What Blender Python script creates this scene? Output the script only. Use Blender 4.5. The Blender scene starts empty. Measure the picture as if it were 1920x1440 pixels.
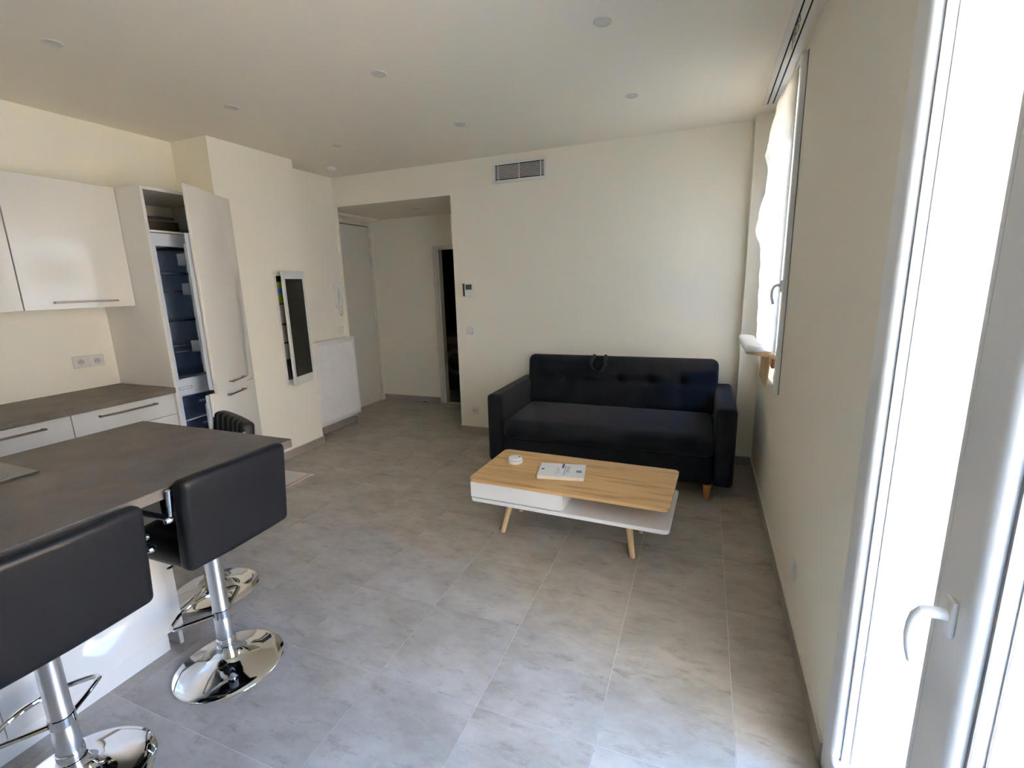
import bpy, bmesh, math, random
from mathutils import Vector, Matrix
random.seed(7)
scene = bpy.context.scene
COL = scene.collection
PI = math.pi
cos, sin = math.cos, math.sin

# ------------------------------------------------------------------ camera, world, light, exposure
cam_data = bpy.data.cameras.new('camera')
cam_data.sensor_width = 36.0
cam_data.lens = 894.794 * 36.0 / 1920.0
cam_data.clip_start = 0.03
camera = bpy.data.objects.new('camera', cam_data)
COL.objects.link(camera)
_a, _p, _r = math.radians(21.97199716), math.radians(11.9083573), math.radians(1.63262535)
_f = Vector((-sin(_a) * cos(_p), cos(_a) * cos(_p), -sin(_p)))
_ri = Vector((cos(_a), sin(_a), 0))
_d = _f.cross(_ri)
_right = cos(_r) * _ri + sin(_r) * _d
_down = -sin(_r) * _ri + cos(_r) * _d
_m = Matrix((_right, -_down, -_f)).transposed().to_4x4()
_m.translation = (0, 0, 1.56)
camera.matrix_world = _m
scene.camera = camera

world = bpy.data.worlds.new('sky')
scene.world = world
world.use_nodes = True
_bg = world.node_tree.nodes['Background']
_bg.inputs['Color'].default_value = (0.18, 0.42, 1.0, 1)
_bg.inputs['Strength'].default_value = 20.5

sun_data = bpy.data.lights.new('sun', 'SUN')
sun_data.energy = 220.0
sun_data.angle = math.radians(1.0)
sun_data.color = (1.0, 0.86, 0.68)
sun = bpy.data.objects.new('sun', sun_data)
COL.objects.link(sun)
sun.rotation_euler = Vector((0.85, -0.11, -0.9)).to_track_quat('-Z', 'Y').to_euler()

def portal(name, loc, sy, sz):
    d = bpy.data.lights.new(name, 'AREA')
    d.shape = 'RECTANGLE'; d.size = sz; d.size_y = sy
    d.cycles.is_portal = True
    o = bpy.data.objects.new(name, d); COL.objects.link(o)
    o.location = loc
    o.rotation_euler = (0, math.radians(90), 0)      # shines towards -x, into the room
    return o
portal('door_portal', (0.76, 0.945, 1.18), 1.17, 2.38)
portal('window_portal', (0.76, 3.6, 1.78), 1.0, 1.8)

vs = scene.view_settings
vs.view_transform = 'Standard'
vs.look = 'None'
vs.exposure = 0.78
vs.gamma = 1.0
vs.use_curve_mapping = False
try:
    scene.cycles.max_bounces = 14
    scene.cycles.diffuse_bounces = 8
    scene.cycles.glossy_bounces = 5
    scene.cycles.transparent_max_bounces = 12
    scene.cycles.caustics_reflective = False
    scene.cycles.caustics_refractive = False
    scene.cycles.sample_clamp_indirect = 6.0
    scene.cycles.use_denoising = True
except Exception:
    pass

# ------------------------------------------------------------------ materials
def srgb(r, g, b):
    f = lambda c: c / 12.92 if c <= 0.04045 else ((c + 0.055) / 1.055) ** 2.4
    return (f(r / 255), f(g / 255), f(b / 255), 1)

MATS = {}
def new_mat(name):
    m = bpy.data.materials.new(name); m.use_nodes = True
    nt = m.node_tree
    return m, nt, nt.nodes['Principled BSDF']

def plain(name, col, rough=0.5, metal=0.0, var=0.04, scale=8.0, bump=0.0, bscale=60.0, coat=0.0, spec=0.5, sheen=0.0, stretch=None):
    if name in MATS: return MATS[name]
    m, nt, p = new_mat(name)
    p.inputs['Roughness'].default_value = rough
    p.inputs['Metallic'].default_value = metal
    p.inputs['Coat Weight'].default_value = coat
    p.inputs['Coat Roughness'].default_value = 0.05
    p.inputs['Specular IOR Level'].default_value = spec
    p.inputs['Sheen Weight'].default_value = sheen
    tc = nt.nodes.new('ShaderNodeTexCoord')
    vec = tc.outputs['Object']
    if stretch:
        mp = nt.nodes.new('ShaderNodeMapping'); mp.inputs['Scale'].default_value = stretch
        nt.links.new(vec, mp.inputs['Vector']); vec = mp.outputs['Vector']
    nz = nt.nodes.new('ShaderNodeTexNoise'); nz.inputs['Scale'].default_value = scale; nz.inputs['Detail'].default_value = 4
    nt.links.new(vec, nz.inputs['Vector'])
    mx = nt.nodes.new('ShaderNodeMix'); mx.data_type = 'RGBA'
    c = Vector(col[:3])
    lo = [max(0, v * (1 - var)) for v in c]; hi = [min(1, v * (1 + var)) for v in c]
    mx.inputs[6].default_value = (*lo, 1); mx.inputs[7].default_value = (*hi, 1)
    nt.links.new(nz.outputs['Fac'], mx.inputs[0])
    nt.links.new(mx.outputs[2], p.inputs['Base Color'])
    if bump:
        bz = nt.nodes.new('ShaderNodeTexNoise'); bz.inputs['Scale'].default_value = bscale; bz.inputs['Detail'].default_value = 3
        nt.links.new(vec, bz.inputs['Vector'])
        bp = nt.nodes.new('ShaderNodeBump'); bp.inputs['Strength'].default_value = bump; bp.inputs['Distance'].default_value = 0.01
        nt.links.new(bz.outputs['Fac'], bp.inputs['Height'])
        nt.links.new(bp.outputs['Normal'], p.inputs['Normal'])
    MATS[name] = m
    return m

WALL = plain('wall_paint', (0.87, 0.828, 0.708), 0.75, var=0.015, scale=3, bump=0.03, bscale=180, spec=0.3)
CEIL = plain('ceiling_paint', (0.86, 0.812, 0.69), 0.85, var=0.015, scale=2, bump=0.02, bscale=150, spec=0.2)
TRIMW = plain('white_upvc', (0.87, 0.87, 0.855), 0.28, var=0.01, scale=4, spec=0.5)
GLOSS = plain('gloss_white_lacquer', (0.74, 0.715, 0.655), 0.10, var=0.01, scale=3, coat=0.25)
CARC = plain('white_melamine', (0.78, 0.76, 0.72), 0.4, var=0.02, scale=6)
NICK = plain('brushed_nickel', (0.36, 0.31, 0.26), 0.32, metal=1.0, var=0.1, scale=60, stretch=(1, 0.1, 1))
CHROME = plain('polished_chrome', (0.82, 0.82, 0.82), 0.045, metal=1.0, var=0.01, scale=5)
SATIN = plain('satin_chrome_tube', (0.66, 0.67, 0.69), 0.30, metal=1.0, var=0.03, scale=20)
LEATHER = plain('black_faux_leather', (0.0045, 0.0055, 0.008), 0.38, var=0.15, scale=9, bump=0.012, bscale=220, spec=0.085)
BLACKP = plain('black_plastic', (0.012, 0.012, 0.012), 0.35, var=0.1)
LACQ = plain('white_matt_lacquer', (0.80, 0.79, 0.76), 0.35, var=0.015)
WPLAST = plain('white_plastic', (0.78, 0.77, 0.73), 0.35, var=0.02)
SOCKET = plain('white_socket_plastic', (0.74, 0.71, 0.69), 0.3, var=0.02)
GREYP = plain('grey_plastic', (0.22, 0.22, 0.21), 0.45, var=0.05)
FRIDGE = plain('fridge_plastic', (0.66, 0.70, 0.78), 0.3, var=0.02)  # white plastic, with the bluish shade put into its colour
LINER = plain('fridge_liner', (0.66, 0.74, 0.86), 0.3, var=0.04, scale=3)  # blue cast of the unlit fridge interior painted into the white liner
RADI = plain('radiator_enamel', (0.84, 0.82, 0.79), 0.35, var=0.01)
SMOKE = plain('smoked_panel', (0.035, 0.034, 0.026), 0.30, var=0.05, spec=0.4)
DARK = plain('dark_void', (0.01, 0.01, 0.01), 0.9)
GREEND = plain('green_device', (0.25, 0.33, 0.02), 0.5, var=0.15, scale=30)
BLUED = plain('blue_device', (0.05, 0.14, 0.62), 0.4)
BEIGED = plain('grey_breaker', (0.36, 0.33, 0.29), 0.5, var=0.2, scale=25)
CARD = plain('brown_cardboard', (0.62, 0.44, 0.26), 0.85, var=0.08, scale=25, stretch=(1, 1, 12))
LEGOAK = plain('pale_oak_leg', (0.66, 0.47, 0.26), 0.5, var=0.10, scale=14, stretch=(8, 8, 1))
LEGBRN = plain('orange_beech_leg', (0.42, 0.17, 0.06), 0.45, var=0.12, scale=14, stretch=(8, 8, 1))
CAULK = plain('white_caulk', (0.70, 0.67, 0.61), 0.6)
CLOTH = plain('cream_cotton', (0.90, 0.87, 0.80), 0.95, var=0.05, scale=60, bump=0.03, bscale=300)
CLOTHR = plain('red_stripe_cotton', (0.55, 0.20, 0.17), 0.95, var=0.1, scale=60)
SHELFG = plain('shelf_edge_dark', (0.05, 0.07, 0.10), 0.2)
WOODDK = plain('cabinet_back_brown', (0.20, 0.165, 0.12), 0.7, var=0.15, scale=6)
PAPERB = plain('book_cover_white', (0.80, 0.80, 0.79), 0.4, var=0.01)
PAGES = plain('book_pages', (0.78, 0.70, 0.56), 0.9, var=0.06, scale=200, stretch=(1, 1, 20))
INK = plain('dark_ink', (0.10, 0.10, 0.13), 0.6)
INKB = plain('blue_ink', (0.04, 0.08, 0.30), 0.5)
INKG = plain('grey_ink', (0.32, 0.30, 0.36), 0.6)
LCD = plain('lcd_screen', (0.045, 0.055, 0.035), 0.25)
CONC = plain('balcony_concrete', (0.07, 0.07, 0.068), 0.85, var=0.08, scale=4)
STEEL = plain('steel_label', (0.55, 0.57, 0.60), 0.3, metal=0.6)

def floor_mat(name, base_lo, base_hi, dark, rough):
    m, nt, p = new_mat(name)
    N, L = nt.nodes, nt.links
    geo = N.new('ShaderNodeNewGeometry')
    oi = N.new('ShaderNodeObjectInfo')
    mul = N.new('ShaderNodeMath'); mul.operation = 'MULTIPLY'; mul.inputs[1].default_value = 37.0
    L.new(oi.outputs['Random'], mul.inputs[0])
    cmb = N.new('ShaderNodeCombineXYZ')
    for k in range(3): L.new(mul.outputs[0], cmb.inputs[k])
    add = N.new('ShaderNodeVectorMath'); add.operation = 'ADD'
    L.new(geo.outputs['Position'], add.inputs[0]); L.new(cmb.outputs[0], add.inputs[1])
    def noise(scale, detail, stretch, rough_=0.6):
        mp = N.new('ShaderNodeMapping'); mp.inputs['Scale'].default_value = stretch
        L.new(add.outputs[0], mp.inputs['Vector'])
        nz = N.new('ShaderNodeTexNoise'); nz.inputs['Scale'].default_value = scale
        nz.inputs['Detail'].default_value = detail; nz.inputs['Roughness'].default_value = rough_
        L.new(mp.outputs[0], nz.inputs['Vector'])
        return nz.outputs['Fac']
    def ramp(fac, a, b):
        r = N.new('ShaderNodeMapRange'); r.inputs[1].default_value = a; r.inputs[2].default_value = b
        L.new(fac, r.inputs[0]); return r.outputs[0]
    def mix(fac, A, B):
        x = N.new('ShaderNodeMix'); x.data_type = 'RGBA'
        L.new(fac, x.inputs[0])
        for s, v in ((6, A), (7, B)):
            if isinstance(v, tuple): x.inputs[s].default_value = v
            else: L.new(v, x.inputs[s])
        return x.outputs[2]
    big = ramp(noise(3.0, 7, (1.0, 1.7, 1), 0.68), 0.34, 0.66)
    c = mix(big, base_lo, base_hi)
    streak = ramp(noise(8, 8, (1.0, 2.8, 1), 0.78), 0.53, 0.76)
    sm = N.new('ShaderNodeMath'); sm.operation = 'MULTIPLY'; sm.inputs[1].default_value = 0.85
    L.new(streak, sm.inputs[0])
    c = mix(sm.outputs[0], c, dark)
    speck = ramp(noise(70, 3, (1, 2.0, 1)), 0.66, 0.80)
    s2 = N.new('ShaderNodeMath'); s2.operation = 'MULTIPLY'; s2.inputs[1].default_value = 0.6
    L.new(speck, s2.inputs[0])
    c = mix(s2.outputs[0], c, dark)
    L.new(c, p.inputs['Base Color'])
    p.inputs['Roughness'].default_value = rough
    p.inputs['Specular IOR Level'].default_value = 0.45
    bp = N.new('ShaderNodeBump'); bp.inputs['Strength'].default_value = 0.06; bp.inputs['Distance'].default_value = 0.004
    L.new(streak, bp.inputs['Height']); L.new(bp.outputs[0], p.inputs['Normal'])
    MATS[name] = m
    return m
TILE = floor_mat('concrete_look_tile', (0.30, 0.27, 0.22, 1), (0.45, 0.41, 0.345, 1), (0.17, 0.145, 0.11, 1), 0.42)
SKIRT = floor_mat('skirting_tile', (0.30, 0.265, 0.22, 1), (0.38, 0.34, 0.29, 1), (0.20, 0.17, 0.135, 1), 0.5)
GROUT = plain('pale_grout', (0.60, 0.56, 0.50), 0.9, var=0.06, scale=40)

def speckle_mat(name, a, b, rough, scale=300):
    m, nt, p = new_mat(name)
    tc = nt.nodes.new('ShaderNodeTexCoord')
    n1 = nt.nodes.new('ShaderNodeTexNoise'); n1.inputs['Scale'].default_value = scale; n1.inputs['Detail'].default_value = 3
    n2 = nt.nodes.new('ShaderNodeTexNoise'); n2.inputs['Scale'].default_value = 7; n2.inputs['Detail'].default_value = 5
    ad = nt.nodes.new('ShaderNodeMath'); ad.operation = 'ADD'
    r = nt.nodes.new('ShaderNodeMapRange'); r.inputs[1].default_value = 0.7; r.inputs[2].default_value = 1.3
    mx = nt.nodes.new('ShaderNodeMix'); mx.data_type = 'RGBA'
    mx.inputs[6].default_value = (*a, 1); mx.inputs[7].default_value = (*b, 1)
    for n in (n1, n2): nt.links.new(tc.outputs['Object'], n.inputs['Vector'])
    nt.links.new(n1.outputs['Fac'], ad.inputs[0]); nt.links.new(n2.outputs['Fac'], ad.inputs[1])
    nt.links.new(ad.outputs[0], r.inputs[0]); nt.links.new(r.outputs[0], mx.inputs[0])
    nt.links.new(mx.outputs[2], p.inputs['Base Color'])
    p.inputs['Roughness'].default_value = rough
    bp = nt.nodes.new('ShaderNodeBump'); bp.inputs['Strength'].default_value = 0.08; bp.inputs['Distance'].default_value = 0.002
    nt.links.new(n1.outputs['Fac'], bp.inputs['Height']); nt.links.new(bp.outputs[0], p.inputs['Normal'])
    return m
WORKTOP = speckle_mat('dark_stone_laminate', (0.058, 0.051, 0.042), (0.150, 0.131, 0.106), 0.48)
FABRIC = speckle_mat('navy_woven_fabric', (0.004, 0.0045, 0.0075), (0.0135, 0.0145, 0.020), 0.95, 420)
FABRIC.node_tree.nodes['Principled BSDF'].inputs['Sheen Weight'].default_value = 0.08
FABRIC.node_tree.nodes['Principled BSDF'].inputs['Specular IOR Level'].default_value = 0.15

def oak_mat():
    m, nt, p = new_mat('oak_veneer')
    N, L = nt.nodes, nt.links
    tc = N.new('ShaderNodeTexCoord')
    mp = N.new('ShaderNodeMapping'); mp.inputs['Scale'].default_value = (1.2, 16, 16)
    L.new(tc.outputs['Object'], mp.inputs['Vector'])
    n1 = N.new('ShaderNodeTexNoise'); n1.inputs['Scale'].default_value = 1.6; n1.inputs['Detail'].default_value = 6; n1.inputs['Distortion'].default_value = 0.6
    mp2 = N.new('ShaderNodeMapping'); mp2.inputs['Scale'].default_value = (3, 120, 120)
    L.new(tc.outputs['Object'], mp2.inputs['Vector'])
    n2 = N.new('ShaderNodeTexNoise'); n2.inputs['Scale'].default_value = 2.0; n2.inputs['Detail'].default_value = 2
    L.new(mp.outputs[0], n1.inputs['Vector']); L.new(mp2.outputs[0], n2.inputs['Vector'])
    cr = N.new('ShaderNodeValToRGB')
    e = cr.color_ramp.elements
    e[0].position = 0.30; e[0].color = (0.36, 0.205, 0.08, 1)
    e[1].position = 0.46; e[1].color = (0.61, 0.385, 0.17, 1)
    x = e.new(0.72); x.color = (0.68, 0.445, 0.21, 1)
    L.new(n1.outputs['Fac'], cr.inputs[0])
    mx = N.new('ShaderNodeMix'); mx.data_type = 'RGBA'; mx.blend_type = 'MULTIPLY'; mx.inputs[0].default_value = 0.3
    L.new(cr.outputs[0], mx.inputs[6])
    r2 = N.new('ShaderNodeMapRange'); r2.inputs[1].default_value = 0.3; r2.inputs[2].default_value = 0.6; r2.inputs[3].default_value = 0.6
    L.new(n2.outputs['Fac'], r2.inputs[0]); L.new(r2.outputs[0], mx.inputs[7])
    L.new(mx.outputs[2], p.inputs['Base Color'])
    p.inputs['Roughness'].default_value = 0.42
    return m
OAK = oak_mat()

def glass_mat(name, tint, gloss=0.08):
    m = bpy.data.materials.new(name); m.use_nodes = True
    nt = m.node_tree; nt.nodes.clear()
    o = nt.nodes.new('ShaderNodeOutputMaterial')
    t = nt.nodes.new('ShaderNodeBsdfTransparent'); t.inputs[0].default_value = (*tint, 1)
    g = nt.nodes.new('ShaderNodeBsdfGlossy'); g.inputs['Roughness'].default_value = 0.02
    lw = nt.nodes.new('ShaderNodeLayerWeight'); lw.inputs['Blend'].default_value = 0.5
    pw = nt.nodes.new('ShaderNodeMath'); pw.operation = 'POWER'; pw.inputs[1].default_value = 5.0
    fr = nt.nodes.new('ShaderNodeMapRange'); fr.inputs[3].default_value = 0.02; fr.inputs[4].default_value = 0.9
    mx = nt.nodes.new('ShaderNodeMixShader')
    nt.links.new(lw.outputs['Facing'], pw.inputs[0]); nt.links.new(pw.outputs[0], fr.inputs[0])
    nt.links.new(fr.outputs[0], mx.inputs[0]); nt.links.new(t.outputs[0], mx.inputs[1]); nt.links.new(g.outputs[0], mx.inputs[2])
    nt.links.new(mx.outputs[0], o.inputs[0])
    return m
GLASS = glass_mat('window_glass', (0.97, 0.985, 0.98))
SHELFGL = glass_mat('fridge_shelf_glass', (0.86, 0.92, 0.96))
DRAWGL = glass_mat('clear_drawer_plastic', (0.84, 0.88, 0.95))

def paper_mat():
    m, nt, p = new_mat('white_tissue_paper')
    N, L = nt.nodes, nt.links
    o = N['Material Output']
    p.inputs['Base Color'].default_value = (0.88, 0.87, 0.85, 1); p.inputs['Roughness'].default_value = 0.9
    tr = N.new('ShaderNodeBsdfTranslucent')
    tc = N.new('ShaderNodeTexCoord')
    nz = N.new('ShaderNodeTexNoise'); nz.inputs['Scale'].default_value = 6; nz.inputs['Detail'].default_value = 5
    L.new(tc.outputs['Object'], nz.inputs['Vector'])
    mx = N.new('ShaderNodeMix'); mx.data_type = 'RGBA'
    mx.inputs[6].default_value = (0.60, 0.57, 0.50, 1); mx.inputs[7].default_value = (0.84, 0.80, 0.71, 1)
    L.new(nz.outputs['Fac'], mx.inputs[0]); L.new(mx.outputs[2], tr.inputs[0]); L.new(mx.outputs[2], p.inputs['Base Color'])
    ms = N.new('ShaderNodeMixShader'); ms.inputs[0].default_value = 0.40
    L.new(p.outputs[0], ms.inputs[1]); L.new(tr.outputs[0], ms.inputs[2]); L.new(ms.outputs[0], o.inputs[0])
    return m
PAPER = paper_mat()

# ------------------------------------------------------------------ geometry helpers
OFF = {}          # world offset of a thing's root, so that parts may be modelled in world coordinates

class MB:
    def __init__(s): s.bm = bmesh.new()
    def _xf(s, verts, M):
        if M is not None: bmesh.ops.transform(s.bm, matrix=M, verts=verts)
    def box(s, x0, x1, y0, y1, z0, z1, bev=0.0, seg=2, M=None):
        r = bmesh.ops.create_cube(s.bm, size=1.0)
        vs_ = r['verts']
        for v in vs_:
            v.co = Vector((x0 + (v.co.x + .5) * (x1 - x0), y0 + (v.co.y + .5) * (y1 - y0), z0 + (v.co.z + .5) * (z1 - z0)))
        if bev > 0:
            ed = list({e for v in vs_ for e in v.link_edges})
            out = bmesh.ops.bevel(s.bm, geom=ed, offset=bev, segments=seg, profile=0.5, affect='EDGES')
            vs_ = list({v for f in out['faces'] for v in f.verts} | {v for v in vs_ if v.is_valid})
        s._xf(vs_, M)
        return s
    def tube(s, pts, r, n=10, cap=True, closed=False, radii=None):
        pts = [Vector(p) for p in pts]
        rings = []
        k = len(pts)
        prev = None
        for i, p in enumerate(pts):
            if closed: d = (pts[(i + 1) % k] - pts[i - 1])
            elif i == 0: d = pts[1] - p
            elif i == k - 1: d = p - pts[i - 1]
            else: d = (pts[i + 1] - p).normalized() + (p - pts[i - 1]).normalized()
            d.normalize()
            if prev is None:
                u = d.orthogonal().normalized()
            else:
                u = (prev - d * prev.dot(d)).normalized()
            prev = u
            w = d.cross(u)
            rr = radii[i] if radii else r
            rings.append([s.bm.verts.new(p + rr * (cos(2 * PI * j / n) * u + sin(2 * PI * j / n) * w)) for j in range(n)])
        m = k if closed else k - 1
        for i in range(m):
            A, B = rings[i], rings[(i + 1) % k]
            for j in range(n):
                s.bm.faces.new((A[j], A[(j + 1) % n], B[(j + 1) % n], B[j]))
        if cap and not closed:
            s.bm.faces.new(rings[0][::-1]); s.bm.faces.new(rings[-1])
        return s
    def lathe(s, prof, c=(0, 0, 0), n=32, M=None):
        c = Vector(c); rings = []; new = []
        for r, z in prof:
            if r < 1e-6:
                v = s.bm.verts.new(c + Vector((0, 0, z))); rings.append([v]); new.append(v)
            else:
                ring = [s.bm.verts.new(c + Vector((r * cos(2 * PI * j / n), r * sin(2 * PI * j / n), z))) for j in range(n)]
                rings.append(ring); new += ring
        for A, B in zip(rings, rings[1:]):
            if len(A) == 1 and len(B) == 1: continue
            for j in range(n):
                j2 = (j + 1) % n
                if len(A) == 1: s.bm.faces.new((A[0], B[j2], B[j]))
                elif len(B) == 1: s.bm.faces.new((A[j], A[j2], B[0]))
                else: s.bm.faces.new((A[j], A[j2], B[j2], B[j]))
        s._xf(new, M)
        return s
    def prism(s, poly, axis, a, b, M=None):
        # poly: 2-D outline; axis: 'x' 'y' 'z' extrusion axis from a to b
        def P(u, v, t):
            return {'x': (t, u, v), 'y': (u, t, v), 'z': (u, v, t)}[axis]
        A = [s.bm.verts.new(P(u, v, a)) for u, v in poly]
        B = [s.bm.verts.new(P(u, v, b)) for u, v in poly]
        n = len(poly)
        s.bm.faces.new(A); s.bm.faces.new(B[::-1])
        for i in range(n):
            s.bm.faces.new((A[i], B[i], B[(i + 1) % n], A[(i + 1) % n]))
        bmesh.ops.recalc_face_normals(s.bm, faces=s.bm.faces[:])
        s._xf(A + B, M)
        return s
    def soft(s, cx, cy, cz, sx, sy, sz, r, step=0.03, disp=None, M=None):
        # rounded box built from a grid so that it can be displaced; disp(p, n) -> vector
        hx, hy, hz = sx / 2, sy / 2, sz / 2
        cache = {}; new = []
        def V(p):
            key = tuple(round(c, 5) for c in p)
            if key in cache: return cache[key]
            q = Vector((max(-hx + r, min(hx - r, p[0])), max(-hy + r, min(hy - r, p[1])), max(-hz + r, min(hz - r, p[2]))))
            d = Vector(p) - q
            nn = d.normalized() if d.length > 1e-9 else Vector((0, 0, 1))
            w = q + nn * r if d.length > 1e-9 else Vector(p)
            if disp: w = w + disp(w, nn)
            v = s.bm.verts.new(Vector((cx, cy, cz)) + w); cache[key] = v; new.append(v)
            return v
        def lin(h):
            k = max(2, int(math.ceil(2 * (h - r) / step)))
            inner = [-(h - r) + 2 * (h - r) * i / k for i in range(k + 1)]
            e = [r * t for t in (1.0, 0.66, 0.33)]
            return [-(h - r) - t for t in e] + inner + [(h - r) + t for t in e[::-1]]
        X, Y, Z = lin(hx), lin(hy), lin(hz)
        def face(A, B, mk):
            for i in range(len(A) - 1):
                for j in range(len(B) - 1):
                    q = [V(mk(A[i], B[j])), V(mk(A[i + 1], B[j])), V(mk(A[i + 1], B[j + 1])), V(mk(A[i], B[j + 1]))]
                    if len(set(q)) == 4:
                        try: s.bm.faces.new(q)
                        except ValueError: pass
        for sg in (-1, 1):
            face(X, Y, lambda a, b: (a, b, sg * hz))
            face(X, Z, lambda a, b: (a, sg * hy, b))
            face(Y, Z, lambda a, b: (sg * hx, a, b))
        bmesh.ops.recalc_face_normals(s.bm, faces=s.bm.faces[:])
        s._xf(new, M)
        return s
    def build(s, name, mat, parent=None, smooth=True, angle=35):
        if parent is not None and parent.name in OFF:
            o_ = OFF[parent.name]
            bmesh.ops.transform(s.bm, matrix=o_, verts=s.bm.verts[:])
        me = bpy.data.meshes.new(name)
        s.bm.to_mesh(me); s.bm.free()
        me.materials.append(mat)
        if smooth:
            me.shade_smooth(); me.set_sharp_from_angle(angle=math.radians(angle))
        o = bpy.data.objects.new(name, me); COL.objects.link(o)
        if parent is not None:
            o.parent = parent
            if parent.name in OFF: OFF[o.name] = OFF[parent.name]
        return o

def tag(o, label=None, cat=None, group=None, kind=None):
    if label: o['label'] = label
    if cat: o['category'] = cat
    if group: o['group'] = group
    if kind: o['kind'] = kind
    return o
def thing(name, label, cat, loc=(0, 0, 0), rz=0.0, group=None, world=True):
    o = bpy.data.objects.new(name, None); COL.objects.link(o)
    o.empty_display_size = 0.05
    o.location = loc; o.rotation_euler = (0, 0, rz)
    if world:
        OFF[o.name] = (Matrix.Translation(loc) @ Matrix.Rotation(rz, 4, 'Z')).inverted()
    return tag(o, label, cat, group)
def struct(name, mb, mat, parent=None, **k):
    o = mb.build(name, mat, parent, **k)
    if parent is None: o['kind'] = 'structure'
    return o
def copy_tree(o, parent=None):
    c = o.copy(); COL.objects.link(c)
    if parent is not None: c.parent = parent
    for ch in list(o.children): copy_tree(ch, c)
    return c
def rrect(x0, x1, y0, y1, r, n=5):
    pts = []
    for cx, cy, a0 in ((x1 - r, y1 - r, 0), (x0 + r, y1 - r, 90), (x0 + r, y0 + r, 180), (x1 - r, y0 + r, 270)):
        for i in range(n + 1):
            a = math.radians(a0 + 90 * i / n)
            pts.append((cx + r * cos(a), cy + r * sin(a)))
    return pts

# ------------------------------------------------------------------ room shell
HC = 2.72            # ceiling height
XW = 0.43            # face of the window wall
YB = 4.385           # face of the back wall
XK = -3.97           # face of the kitchen wall
XC = -3.57           # face of the column
XR = -3.80           # face of the recess with the radiator
XA, YA, ZA = -4.15, 5.47, 2.42    # alcove: left wall, back wall, ceiling
OX0, OX1 = -3.76, -2.365          # opening in the back wall
YN = -1.7            # wall behind the camera
T = 0.10

struct('wall_kitchen', MB().box(XK - T, XK, YN, 2.80, 0, HC), WALL)
struct('wall_column', MB().box(XK - T, XC, 2.80, 3.625, 0, HC), WALL)
struct('wall_recess', MB().box(XA - T, XR, 3.625, YB + 0.001, 0, HC), WALL)
m = MB()
m.box(XA - T, OX0, YB, YB + 0.012, 0, HC)
m.box(OX0, OX1, YB, YB + 0.12, ZA, HC)
m.box(OX1, XW + 0.30, YB, YB + 0.12, 0, HC)
struct('wall_back', m, WALL)
struct('wall_pilaster', MB().box(0.288, XW, 4.245, YB, 0, HC), WALL)
# alcove
m = MB(); m.box(XA - T, XA, YB + 0.012, YA, 2.345, HC)
m.box(XA - T, XA, YB + 0.012, 4.52, 0, 2.345); m.box(XA - T, XA, 5.40, YA, 0, 2.345); m.box(XA - T - 0.05, XA - T, YB, YA + 0.1, 0, HC)  # last box is an unseen blocker added against light leaking around the door
struct('wall_alcove_left', m, WALL)
DX0, DX1, DZ = -3.19, -2.42, 2.02
m = MB(); m.box(XA - T, DX0, YA, YA + 0.10, 0, HC); m.box(DX0, DX1, YA, YA + 0.10, DZ, HC); m.box(DX1, OX1 + 0.2, YA, YA + 0.10, 0, HC)
struct('wall_alcove_back', m, WALL)
struct('wall_alcove_right', MB().box(OX1, OX1 + 0.12, YB + 0.12, YA, 0, HC), WALL)
struct('ceiling_alcove', MB().box(XA, OX1, YB + 0.12, YA, ZA, ZA + 0.08).box(XA, OX0, YB + 0.012, YB + 0.12, ZA, ZA + 0.08), CEIL)
struct('trim_alcove_soffit', MB().box(XA, XA + 0.17, YB + 0.012, YA, ZA - 0.028, ZA), CEIL)
# dark room past the alcove
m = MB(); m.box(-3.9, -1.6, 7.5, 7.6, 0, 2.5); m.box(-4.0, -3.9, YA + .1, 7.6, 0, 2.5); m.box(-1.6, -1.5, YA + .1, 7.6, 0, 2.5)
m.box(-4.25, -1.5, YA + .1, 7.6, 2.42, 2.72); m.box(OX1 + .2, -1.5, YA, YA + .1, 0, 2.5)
struct('wall_dark_room', m, plain('unlit_room_shade', (0.02, 0.02, 0.02), 0.8))  # near-black colour stands in for the lack of light in this room
# window wall: window y 3.13..4.08, z .90..2.65 ; balcony door y .36..1.53, z 0..2.22
WY0, WY1, WZ0, WZ1 = 3.13, 4.08, 0.92, 2.64
DY0, DY1, DZT = 0.36, 1.53, 2.38
TW = 0.30
m = MB()
m.box(XW, XW + TW, YN, DY0, 0, HC)
m.box(XW, XW + TW, DY0, DY1, DZT, HC)
m.box(XW, XW + TW, DY1, WY0, 0, HC)
m.box(XW, XW + TW, WY0, WY1, 0, WZ0)
m.box(XW, XW + TW, WY0, WY1, WZ1, HC)
m.box(XW, XW + TW, WY1, YB, 0, HC)
struct('wall_right', m, WALL)
struct('wall_near', MB().box(XK - T, XW + TW, YN - 0.1, YN, 0, HC), WALL)
struct('ceiling', MB().box(XA - T, XW + TW, YN - 0.1, YA + 0.1, HC, HC + 0.12), CEIL)

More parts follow.
